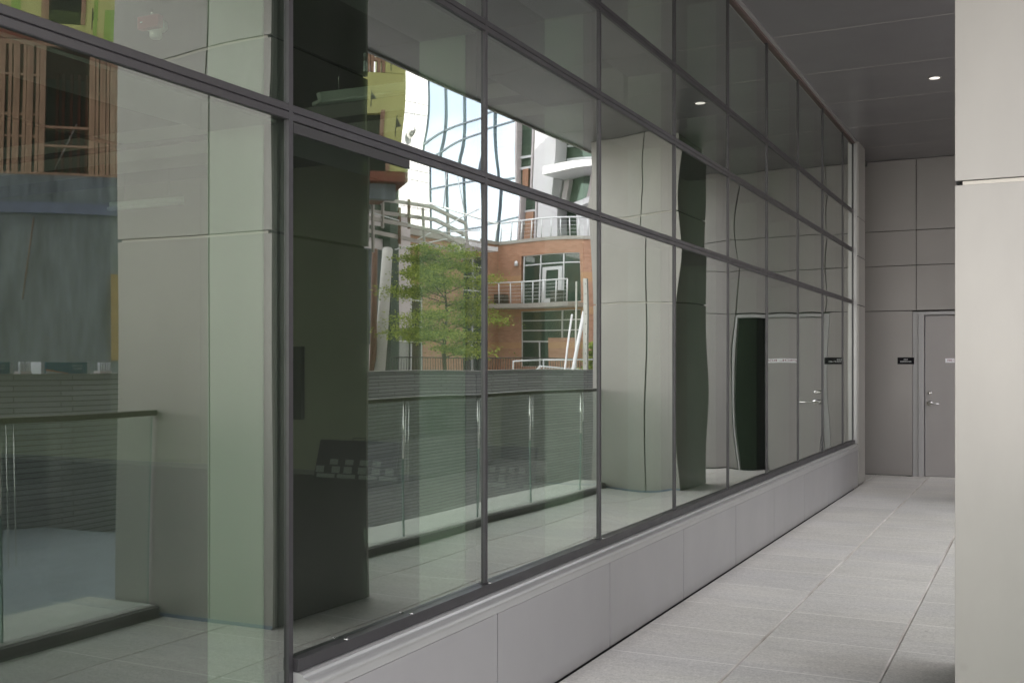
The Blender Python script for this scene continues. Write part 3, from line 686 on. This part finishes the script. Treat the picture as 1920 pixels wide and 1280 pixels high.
def tri(F, u, z, s_=.14):
    b = MB(); s0 = F.S(u)
    b.hexa([F.p(s0, .001, z - s_ * 1.3), F.p(s0 + .02, .001, z - s_ * 1.3), F.p(s0 + .02, .004, z - s_ * 1.3), F.p(s0, .004, z - s_ * 1.3), F.p(s0, .001, z + s_ * 1.3), F.p(s0 + .02, .001, z + s_ * 1.3), F.p(s0 + .02, .004, z + s_ * 1.3), F.p(s0, .004, z + s_ * 1.3)])
    b.hexa([F.p(s0, .001, z - .02), F.p(s0 + s_, .001, z - .02), F.p(s0 + s_, .004, z - .02), F.p(s0, .004, z - .02), F.p(s0, .001, z + s_), F.p(s0 + .01, .001, z + s_), F.p(s0 + .01, .004, z + s_), F.p(s0, .004, z + s_)])
    return b
for u, z in ((195, 10.9), (180, 9.9), (14, 9.75), (40, 9.8), (62, 10.6), (736, 9.2), (750, 7.8), (703, 8.35), (738, 7.0)): tri(FA, u, z).build('printed_mark', INK, tb)
# sheathed corner block further along
Sx = S
wall_with_hole(FA, 'sheathing', SHEATH, S(565), S(763), 6.35, 8.95, [(S(692), S(728), 6.35, 8.05)])
wall_with_hole(FA, 'sheathing', SHEATH, S(727), S(763), 8.96, 13.0, [(S(745), S(755), 9.2, 10.1)])
b = MB(); b.fbox(FA, S(722), S(729), -.02, .03, 6.35, 8.1); b.build('window_buck', WOOD, tb)
b = MB(); b.fbox(FA, S(745), S(756), -.1, -.03, 9.2, 10.1); b.build('window_board', WOOD, tb)
b = MB(); b.fbox(FA, S(565), S(757), -3, -2.5, 6.35, 8.9); b.build('inner_wall', DARKIN, tb)
b = MB(); b.fbox(FA, S(565), S(763), -4, .0, 6.1, 6.34); b.build('floor_deck', WOODR, tb)
b = MB(); b.fbox(FA, S(763) - .05, S(763), -4, -.001, 6.35, 13); b.build('return_sheathing', SHEATH, tb)
studs('stud', [640, 660, 682, 697, 704, 716, 724], 8.97, 13, -.15, -.01, .07)
for z in (9.25, 9.9, 10.6, 11.4):
    b = MB(); b.fbox(FA, S(620), S(724), -.12, -.02, z, z + .08); b.build('blocking', WOOD, tb)
b = MB()
b.bar(FA.p(S(697), -.05, 9.1), FA.p(S(712), -.05, 9.9), .035, sq=True); b.bar(FA.p(S(704), -.05, 9.2), FA.p(S(716), -.05, 10.0), .035, sq=True); b.bar(FA.p(S(697), -.05, 9.9), FA.p(S(712), -.05, 10.7), .035, sq=True)
b.build('roof_truss', WOOD, tb)
b = MB(); b.fbox(FA, S(585), S(600), -.6, -.2, .7, 6.1); b.fbox(FA, S(575), S(745), -.6, -.3, 5.7, 6.08); b.build('concrete_frame', CONC, tb)

# --- white tower
FW = Fac(745, 60, 806, 62)
wt = thing('white_tower', 'tall white panel clad tower with a small round camera', 'building', base(FW, 775))
s0, s1 = FW.S(742), FW.S(802)
b = MB(); b.fbox(FW, s0, s1, -8, 0, .7, 26); b.build('cladding', WHITEW, wt)
z = 2.0; i = 0
b = MB()
while z < 25.5:
    b.fbox(FW, s0 - .01, s1 + .01, -.02, .012, z, z + .035); z += (1.5, .55, 2.1)[i % 3]; i += 1
for q in (.22, .62): b.fbox(FW, s0 + (s1 - s0) * q, s0 + (s1 - s0) * q + .03, -.02, .010, .7, 26)
b.build('cladding_seam', SEAM, wt)
p = FW.pt(774, 234, .18)
m = MB(); m.lathe(p, [(.001, .16), (.10, .15), (.2, .10), (.24, 0), (.2, -.12), (.1, -.2), (.001, -.22)], n=20); m.bar(p, FW.pt(774, 234, -.05), .05); m.build('dome_camera', STEEL, wt)

# --- glass tower
FG = Fac(800, 84, 978, 74)
gt = thing('glass_tower', 'blue mirror glass tower with thin dark mullions reflecting clouds', 'building', base(FG, 890))
s0, s1 = FG.S(803), FG.S(976)
def bowed(F, a, c, z0, z1, seed):
    rr = random.Random(seed); n = 6; G = []; b = MB(); ph = [rr.uniform(0, 6) for _ in range(4)]
    for i in range(n + 1):
        row = []
        for j in range(n + 1):
            x, y = i / n * 2 - 1, j / n * 2 - 1
            d = .006 * (1 - x * x) * (1 - y * y) * rr.choice((1,)) + .002 * math.sin(3 * x + ph[0]) * math.cos(3 * y + ph[1])
            row.append(b.bm.verts.new(F.p(a + (c - a) * i / n, d, z0 + (z1 - z0) * j / n)))
        G.append(row)
    for i in range(n):
        for j in range(n):
            f = b.bm.faces.new([G[i][j], G[i + 1][j], G[i + 1][j + 1], G[i][j + 1]]); f.smooth = True
    return b
b = MB(); b.fbox(FG, s0, s1, -10, -.12, .7, 44); b.build('tower_core', DARKIN, gt)
nb = 5; w_ = (s1 - s0) / nb; zt = [9, 11.6, 15, 18.5, 19.6, 24, 29, 34, 39, 44]
for i in range(nb):
    for j in range(len(zt) - 1):
        bowed(FG, s0 + i * w_, s0 + (i + 1) * w_, zt[j], zt[j + 1], i * 20 + j).build('tower_pane', TOWERG, gt)
b = MB(); b.fbox(FG, s0, s1, -.1, 0, .7, 9); b.build('lower_glazing', DKGLASS, gt)
for i in range(nb + 1):
    b = MB(); b.fbox(FG, s0 + i * w_ - .028, s0 + i * w_ + .028, -.1, .12, .7, 44); b.build('mullion', DKALU, gt)
b = MB()
for z in zt[:-1] + [4.4, 6.6]: b.fbox(FG, s0, s1, -.1, .10, z - .045, z + .045)
b.build('transom', DKALU, gt)

# --- brick building
FB = Fac(940, 61, 1120, 58)
bb = thing('brick_building', 'orange brick apartment building with a railed balcony and roof terrace', 'building', base(FB, 1010))
zr_ = FB.Z(1010, 457)
S = FB.S
def wallh(F, parent, name, m, s0, s1, z0, z1, holes, n0=-.3, n1=0):
    b = MB(); cur = s0
    for a, c, hs in holes:
        b.fbox(F, cur, a, n0, n1, z0, z1); zz = z0
        for y0, y1 in hs:
            if y0 > zz: b.fbox(F, a, c, n0, n1, zz, y0)
            zz = y1
        if zz < z1: b.fbox(F, a, c, n0, n1, zz, z1)
        cur = c
    b.fbox(F, cur, s1, n0, n1, z0, z1); return b.build(name, m, parent)
Z = lambda v: FB.Z(1030, v)
wallh(FB, bb, 'wall', BRICK, S(940), S(1200), .7, zr_, [(S(980), S(1078), [(Z(690), Z(582)), (Z(568), Z(480))])])
b = MB(); b.fbox(FB, S(941), S(1190), -8, -1.2, .7, zr_ - .1); b.build('inner_wall', DARKIN, bb)
b = MB(); b.fbox(FB, S(936), S(1200), -.4, .06, zr_, zr_ + .18); b.build('parapet_coping', SLAB, bb)
FR = Fac(860, 56.5, 940, 61)
b = MB(); b.fbox(FR, FR.S(905), FR.S(940), -.4, 0, .7, zr_); b.build('wall', BRICK, bb)
b = MB(); b.fbox(FR, FR.S(904), FR.S(940), -.4, .06, zr_ + .001, zr_ + .18); b.build('parapet_coping', SLAB, bb)
def window(F, parent, u0, u1, z0, z1, us, zs, n=-.12, frame=ALU, gm=DKGLASS, fw=.06):
    b = MB(); b.fbox(F, F.S(u0), F.S(u1), n - .03, n, z0, z1)
    g = b.build('window', gm, parent)
    b = MB()
    for u in [u0] + us + [u1]: b.fbox(F, F.S(u) - fw / 2, F.S(u) + fw / 2, n, n + .07, z0, z1)
    for z in [z0] + zs + [z1]: b.fbox(F, F.S(u0), F.S(u1), n, n + .062, z - fw / 2, z + fw / 2)
    f = b.build('window_frame', frame, parent); 
    return g
window(FB, bb, 984, 1078, Z(568), Z(480), [1012, 1050], [Z(497)])
b = MB(); b.fbox(FB, S(1016), S(1022), -.10, -.03, Z(567), Z(503)); b.fbox(FB, S(1042), S(1048), -.10, -.03, Z(567), Z(503)); b.fbox(FB, S(1022), S(1042), -.10, -.03, Z(509), Z(503)); b.fbox(FB, S(1022), S(1042), -.10, -.03, Z(567), Z(560)); b.build('balcony_door', ALU, bb)
window(FB, bb, 980, 1078, Z(640), Z(582), [1050], [Z(600), Z(619)], gm=GRNGLASS)
window(FB, bb, 980, 1038, Z(690), Z(641), [1012], [], gm=DKGLASS)
b = MB(); b.fbox(FB, S(1038), S(1080), .0, .6, .7, Z(634)); b.build('brick_pier', BRICK, bb)
b = MB(); b.fbox(FB, S(916), S(1082), 0.0, 1.5, Z(578), Z(570)); b.build('balcony_slab', SLAB, bb)
b = MB(); zt_, zb_ = Z(531), Z(569)
pu = [919, 945, 965, 985, 1005, 1024, 1042, 1062, 1079]
for u in pu: b.bar(FB.p(S(u), 1.4, zb_), FB.p(S(u), 1.4, zt_), .035)
for zz in (zt_,): b.bar(FB.p(S(919), 1.4, zz), FB.p(S(1079), 1.4, zz), .04)
for k in range(1, 6): b.bar(FB.p(S(919), 1.4, zb_ + (zt_ - zb_) * k / 6), FB.p(S(1079), 1.4, zb_ + (zt_ - zb_) * k / 6), .008)
b.build('balcony_railing', ALU, bb)
b = MB(); q = FB.pt(973, 496, .1); b.lathe(q, [(.001, -.15), (.12, -.12), (.1, .1), (.001, .16)], n=10); b.build('wall_lamp', ALU, bb)
b = MB(); b.fbox(FB, S(948), S(965), .4, .9, Z(569), Z(551)); b.fbox(FB, S(1047), S(1060), .5, 1.0, Z(569), Z(548)); b.build('balcony_planter', RAILM, bb)
# terrace railing
b = MB(); zz0, zz1 = zr_ + .18, zr_ + 1.2
for u in range(942, 1120, 17): b.bar(FB.p(S(u), -.1, zz0), FB.p(S(u), -.1, zz1), .035)
b.bar(FB.p(S(940), -.1, zz1), FB.p(S(1120), -.1, zz1), .045)
for k in (1, 2, 3, 4): b.bar(FB.p(S(940), -.1, zz0 + k * .2), FB.p(S(1120), -.1, zz0 + k * .2), .008)
for u in (907, 921, 938): b.bar(FR.p(FR.S(u), -.1, zz0), FR.p(FR.S(u), -.1, zz1), .035)
b.bar(FR.p(FR.S(800), -.1, zz1), FR.p(FR.S(940), -.1, zz1), .045)
b.build('terrace_railing', ALU, bb)
# set back upper storeys, bright in the sun
FU = Fac(970, 66, 1130, 63); U = FU.S; ZU = lambda v: FU.Z(1050, v)
b = MB(); b.fbox(FU, U(972), U(1200), -8, -.6, zr_, 24); b.build('upper_wall', GRNGLASS, bb)
b = MB(); b.fbox(FU, U(1018), U(1053), -.3, .9, zr_, 24); b.build('white_pier', WHITEW, bb)
for v0, v1, n_ in ((330, 318, 2.2), (258, 246, 2.2), (386, 378, 1.4)):
    b = MB(); b.fbox(FU, U(1054), U(1200), -.5, n_, ZU(v0), ZU(v1)); b.build('canopy_slab', WHITEW, bb)
b = MB(); b.fbox(FU, U(1084), U(1200), -.5, .6, zr_, ZU(372)); b.build('white_wall', WHITEW, bb)
b = MB(); b.fbox(FU, U(1056), U(1064), -.5, -.1, ZU(378), ZU(331)); b.fbox(FU, U(1094), U(1108), -.5, -.1, ZU(378), ZU(331)); b.fbox(FU, U(972), U(975), -.5, .1, zr_, 24); b.fbox(FU, U(996), U(999), -.5, -.2, zr_, 24); b.build('pale_pier', LILACW, bb)
b = MB()
for v in (420, 398, 352, 340, 300, 282): b.fbox(FU, U(975), U(1018), -.5, -.35, ZU(v), ZU(v) + .12)
for v in (300, 275): b.fbox(FU, U(1053), U(1200), -.5, -.35, ZU(v), ZU(v) + .12)
b.build('upper_transom', ALU, bb)
b = MB(); b.fbox(FU, U(978), U(992), -.5, -.3, zr_, ZU(398)); b.fbox(FU, U(980), U(990), -.5, -.3, ZU(340), ZU(300)); b.build('terracotta_panel', BRICK, bb)
# brick wing behind the tree
FL = Fac(690, 50, 905, 58)
bl = thing('brick_wing', 'brick wing with dark glazed bays behind the young tree', 'building', base(FL, 800))
zl = FL.Z(880, 462)
T = FL.S
holes = [(T(735), T(790), [(1.0, FL.Z(760, 530)), (FL.Z(760, 515), FL.Z(760, 482))]), (T(862), T(897), [(1.0, FL.Z(880, 480))])]
wallh(FL, bl, 'wall', BRICK, T(690), T(904), .7, zl, holes)
b = MB(); b.fbox(FL, T(690), T(903), -8, -1.2, .7, zl - .1); b.build('inner_wall', DARKIN, bl)
b = MB(); b.fbox(FL, T(690), T(905), -.4, .1, zl, zl + .3); b.build('parapet', SLAB, bl)
window(FL, bl, 735, 790, 1.0, FL.Z(760, 530), [770], [FL.Z(760, 640), FL.Z(760, 611), FL.Z(760, 560)])
window(FL, bl, 735, 790, FL.Z(760, 515), FL.Z(760, 482), [770], [])
window(FL, bl, 862, 897, 1.0, FL.Z(880, 480), [880], [FL.Z(880, v) for v in (640, 600, 570, 545, 520, 500)], gm=DKGLASS)
b = MB(); b.fbox(FL, T(840), T(905), .0, 1.2, FL.Z(870, 470), FL.Z(870, 462)); b.build('balcony_slab', WHITEW, bl)

# --- pale stair tower and steel frame
FP = Fac(660, 44, 735, 46)
st = thing('stair_tower', 'pale rendered stair tower with dark openings', 'building', base(FP, 705))
P_ = FP.S; ZP = lambda v: FP.Z(705, v)
b = MB(); b.fbox(FP, P_(640), P_(731), -3, 0, .7, ZP(352)); b.build('wall', LILACW, st)
b = MB(); b.fbox(FP, P_(690), P_(724), .001, .05, ZP(402), ZP(389)); b.fbox(FP, P_(695), P_(731), .001, .05, ZP(450), ZP(428)); b.fbox(FP, P_(733) - .5, P_(733), .001, .4, .7, ZP(352) + 1); b.build('opening', DKGLASS, st)
b = MB(); b.fbox(FP, P_(740), P_(780), -1.5, -.4, 3.2, ZP(400)); b.build('annex_wall', LILACW, st)
b = MB(); b.fbox(FP, P_(640), P_(732), .0, .06, 2.4, ZP(470)); b.build('lower_wall', CONC, st)

sfm = thing('steel_canopy', 'open galvanised steel canopy frame of sloping beams beside the leaning column', 'canopy', Mi(780, 700, 38))
def Q(u, v, D): return Mi(u, v, D)
lines = [((700, 378, 33), (806, 393, 37), (866, 420, 40)), ((690, 401, 33), (812, 416, 37), (868, 443, 40)), ((690, 413, 33), (818, 438, 37), (871, 465, 40)), ((690, 436, 33), (780, 455, 36), (840, 470, 39))]
for ln in lines:
    b = MB()
    for a, c in zip(ln, ln[1:]): b.bar(Q(*a), Q(*c), .075, sq=True)
    b.build('beam', GALV, sfm)
for a, c in (((765, 380, 35.2), (765, 433, 35.2)), ((718, 374, 33.7), (718, 432, 33.7)), ((866, 418, 40), (871, 467, 40)), ((835, 405, 38.4), (838, 455, 38.4)), ((748, 395, 34.7), (748, 460, 34.7)), ((700, 380, 33), (702, 475, 33)), ((790, 395, 36), (792, 455, 36))):
    b = MB(); b.bar(Q(*a), Q(*c), .05, sq=True); b.build('upright', RUST if a[0] in (765, 748) else GALV, sfm)
for a, c in (((695, 403, 33), (812, 438, 37)), ((812, 440, 37), (893, 432, 41)), ((780, 452, 36), (894, 393, 41)), ((740, 470, 35), (868, 443, 40)), ((855, 330, 42), (872, 435, 42)), ((835, 330, 42), (828, 395, 42))):
    b = MB(); b.bar(Q(*a), Q(*c), .022); b.build('tie_rod', ALU, sfm)
b = MB(); b.bar(Q(856, 466, 39.5), Q(872, 478, 40), .3, sq=True); b.build('beam_shoe', GALV, sfm)
for a, c, r_, m_, lb in (((727, 470, 36), (710, 712, 34), .19, CONCP, 'pale concrete column leaning to the left in front of the brick wing'), ((705, 470, 35), (700, 712, 34), .10, RUST, 'brown steel post beside the leaning concrete column')):
    b = MB(); b.bar(Q(*a), Q(*c), r_ * .85, r_, 12); b.build('leaning_column' if r_ > .15 else 'steel_post', m_)
    o = C.objects[-1] if False else [x for x in C.objects if x.name.startswith('leaning_column' if r_ > .15 else 'steel_post')][-1]
    tag(o, lb, 'column')

# --- fence and site clutter behind the stone wall
fe = thing('site_fence', 'low black steel fence in front of the brick building', 'fence', Mi(930, 704, 40))
a, c = Q(735, 700, 38), Q(1125, 700, 44)
b = MB(); n = 90
for i in range(n + 1):
    p = a.lerp(c, i / n); b.bar((p.x, p.y, .7), (p.x, p.y, 1.78), .013, n=4)
b.build('picket', FENCEM, fe)
b = MB(); b.bar((a.x, a.y, 1.78), (c.x, c.y, 1.78), .02); b.bar((a.x, a.y, .85), (c.x, c.y, .85), .02); b.build('fence_rail', FENCEM, fe)
def pole(a, c, r_, m_, name, lb, holes=False):
    b = MB(); b.bar(a, c, r_, sq=holes, n=10); o = b.build(name, m_); tag(o, lb, 'pole'); return o
def upr(u, vt, D, r_, m_, name, lb, holes=False):
    q = Q(u, vt, D); return pole((q.x, q.y, .70), q, r_, m_, name, lb, holes)
o = upr(1088, 524, 24, .055, SCAFF, 'steel_upright', 'tall perforated steel upright standing left of the far column, thicker one', True)
b = MB(); q = Q(1088, 524, 24)
for i in range(12):
    zz = q.z - .12 - i * .22; e = (Vector((2 * GX, 0, 0)) - Vector((q.x, q.y, 0))).normalized()
    b.bar(Vector((q.x, q.y, zz)) + e * .038, Vector((q.x, q.y, zz)) + e * .042, .014, n=8)
b.build('slot', DARKGAP, o)
upr(1073, 530, 25, .02, SCAFF, 'thin_upright', 'thin grey upright beside the perforated one', True)
q0 = Q(1060, 703, 23.5); q1 = Q(1085, 585, 24.2); pole((q0.x, q0.y, .7), q1, .035, PVC, 'plastic_pipe', 'thick white pipe leaning against the steel upright')
q0 = Q(1049, 703, 23.5); q1 = Q(1067, 590, 24.4); pole((q0.x, q0.y, .7), q1, .02, PVC, 'plastic_pipe', 'thin white pipe leaning beside the thicker white pipe')
hp = thing('hoarding_panel', 'wire mesh barrier panels tipped over behind the stone wall', 'barrier', Q(990, 704, 24))
b = MB()
for (u0, v0, u1, v1) in ((966, 679, 1020, 676), (966, 679, 966, 704), (1020, 676, 1110, 674), (1012, 688, 1082, 694), (1005, 704, 1014, 688), (1012, 691, 998, 704), (1020, 676, 1020, 700)):
    b.bar(Q(u0, v0, 24), Q(u1, v1, 24.4), .016)
for i in range(14): b.bar(Q(1002 + i * 5, 704, 24), Q(1012 + i * 5, 689, 24.2), .005, n=4)
b.build('mesh_frame', ALU, hp)
# cartons and offcuts on the stone wall
def carton(y0, y1, label):
    t = thing('carton', label, 'carton', (4.7, (y0 + y1) / 2, 1.415), 'printed cartons on the stone wall')
    bx('carton_body', BANBL, t, 4.56, 4.84, y0, y1, 1.416, 1.525)
    x = 4.558
    b = MB(); b.hexa([(x, y0 + .10, 1.417), (x, y1 - .0, 1.417), (4.5595, y1, 1.417), (4.5595, y0 + .1, 1.417), (x, y0 + .10, 1.4185), (x, y1, 1.45), (4.5595, y1, 1.45), (4.5595, y0 + .1, 1.4185)]); b.build('white_stripe', BANW, t)
    lettering('256 SERIES', .026, BANW, t, (x - .0005, y0 + .085, 1.497), (0, -1, 0), (0, 0, 1), name='lettering')
    lettering('SERIE 257', .026, BANW, t, (x - .0005, y0 + .085, 1.470), (0, -1, 0), (0, 0, 1))
    for yy in (y0 - .03, y1 + .03): bx('end_strap', BANW, t, 4.57, 4.83, yy - .018, yy + .018, 1.416, 1.52)
ym = lambda u: Mi(u, 700, 1).y and (4.56 - 2 * GX * 1) # placeholder
def yrail(u, x):   # distance along the walkway where a plane at real x is met by the reflected sight line through column u
    t = (u - CX) / FPX; X = 2 * GX - x
    return X * (CS + SN * t) / (CS * t - SN)
# order along u: higher u = larger y
y88, y168 = yrail(92, 4.56), yrail(164, 4.56)
def carton2(ya, yb, label):
    t = thing('carton', label, 'carton', (4.7, (ya + yb) / 2, 1.415), 'printed cartons on the stone wall')
    bx('carton_body', BANBL, t, 4.56, 4.84, ya, yb, 1.416, 1.53)
    x = 4.5585
    def wedge(z0a, z1a, f, m_, nm):
        yy = ya + (yb - ya) * f
        b = MB(); b.hexa([(x, ya, z0a), (x, yy, 1.417), (4.5597, yy, 1.417), (4.5597, ya, z0a), (x, ya, z1a), (x, yy + .03, 1.417), (4.5597, yy + .03, 1.417), (4.5597, ya, z1a)]); b.build(nm, m_, t)
    wedge(1.417, 1.448, .38, BANW, 'white_stripe'); wedge(1.449, 1.462, .50, BANO, 'orange_stripe')
    for tx, zz in (('256 SERIES', 1.495), ('SERIE 257', 1.465)):
        lettering(tx, .027, BANW, t, (x - .0006, yb - .115, zz), (0, -1, 0), (0, 0, 1))
    for yy in (ya - .025, yb + .025): bx('end_strap', BANW, t, 4.57, 4.83, yy - .018, yy + .018, 1.416, 1.53)
carton2(y88, y168, 'blue printed carton with white lettering on the stone wall, right one in the glass')
carton2(y88 - .88, y168 - .88, 'blue printed carton on the stone wall, cut by the photo left edge')
for u in (56, 196):
    t = thing('slat_bundle', 'upright bundle of five pale slats on the stone wall ' + ('between the two cartons' if u < 100 else 'by the near column'), 'slat bundle', (4.7, yrail(u, 4.6), 1.415), 'bundles of slats')
    for k in range(5):
        y = yrail(u - 9 + k * 4.2, 4.6); bx('slat', BANW, t, 4.6, 4.63, y - .007, y + .007, 1.416, 1.53)
    bx('slat_base', LILACW, t, 4.595, 4.68, yrail(u - 10, 4.6), yrail(u + 10, 4.6), 1.4155, 1.44)

# --- young tree
def tree(base_, h, rx, rz, seed, label):
    rr = random.Random(seed)
    t = thing('young_tree', label, 'tree', base_)
    B = Vector(base_); tr = MB()
    top = B + Vector((.15, .1, h * .92)); pts = [B, B + Vector((.05, 0, h * .3)), B + Vector((.0, .08, h * .6)), top]
    rad = [.07, .055, .035, .012]
    for i in range(3): tr.bar(pts[i], pts[i + 1], rad[i], rad[i + 1], 8)
    lf = MB(); tips = []
    for k in range(26):
        f = rr.uniform(.25, .98); p0 = B + Vector((.03, .03, h * f))
        a = rr.uniform(0, 6.28); ln = rx * (1.15 - abs(f - .55)) * rr.uniform(.6, 1.1)
        p1 = p0 + Vector((math.cos(a) * ln, math.sin(a) * ln, ln * rr.uniform(.05, .4)))
        pm = p0.lerp(p1, .5) + Vector((0, 0, .08))
        tr.bar(p0, pm, .016, .010, 5); tr.bar(pm, p1, .010, .004, 5); tips += [(pm, ln * .17), (p1, ln * .22), (p0.lerp(p1, .75), ln * .2)]
        for _ in range(2):
            q = pm + Vector((rr.uniform(-1, 1), rr.uniform(-1, 1), rr.uniform(-.1, .4))) * ln * .5; tr.bar(pm, q, .006, .003, 4); tips.append((q, ln * .18))
    for c, s_ in tips:
        for _ in range(230):
            p = c + Vector((rr.gauss(0, s_), rr.gauss(0, s_), rr.gauss(0, s_ * .30)))
            a = Vector((rr.uniform(-1, 1), rr.uniform(-1, 1), rr.uniform(-.6, .6))).normalized(); n_ = a.cross(Vector((rr.uniform(-1, 1), rr.uniform(-1, 1), rr.uniform(-.7, .7)))).normalized()
            l_ = rr.uniform(.045, .08)
            lf.face([p, p + a * l_ * .5 + n_ * l_ * .28, p + a * l_, p + a * l_ * .5 - n_ * l_ * .28])
    tr.build('trunk', BARK, t); lf.build('crown', LEAF, t)
q = Q(832, 690, 29); tree((q.x, q.y, .7), 3.75, 1.4, 1.2, 5, 'young light green tree with airy layered branches in front of the brick wing')
q = Q(1110, 690, 33); tree((q.x, q.y, .7), 1.3, .5, .5, 9, 'small low sapling in front of the brick building near the far column')
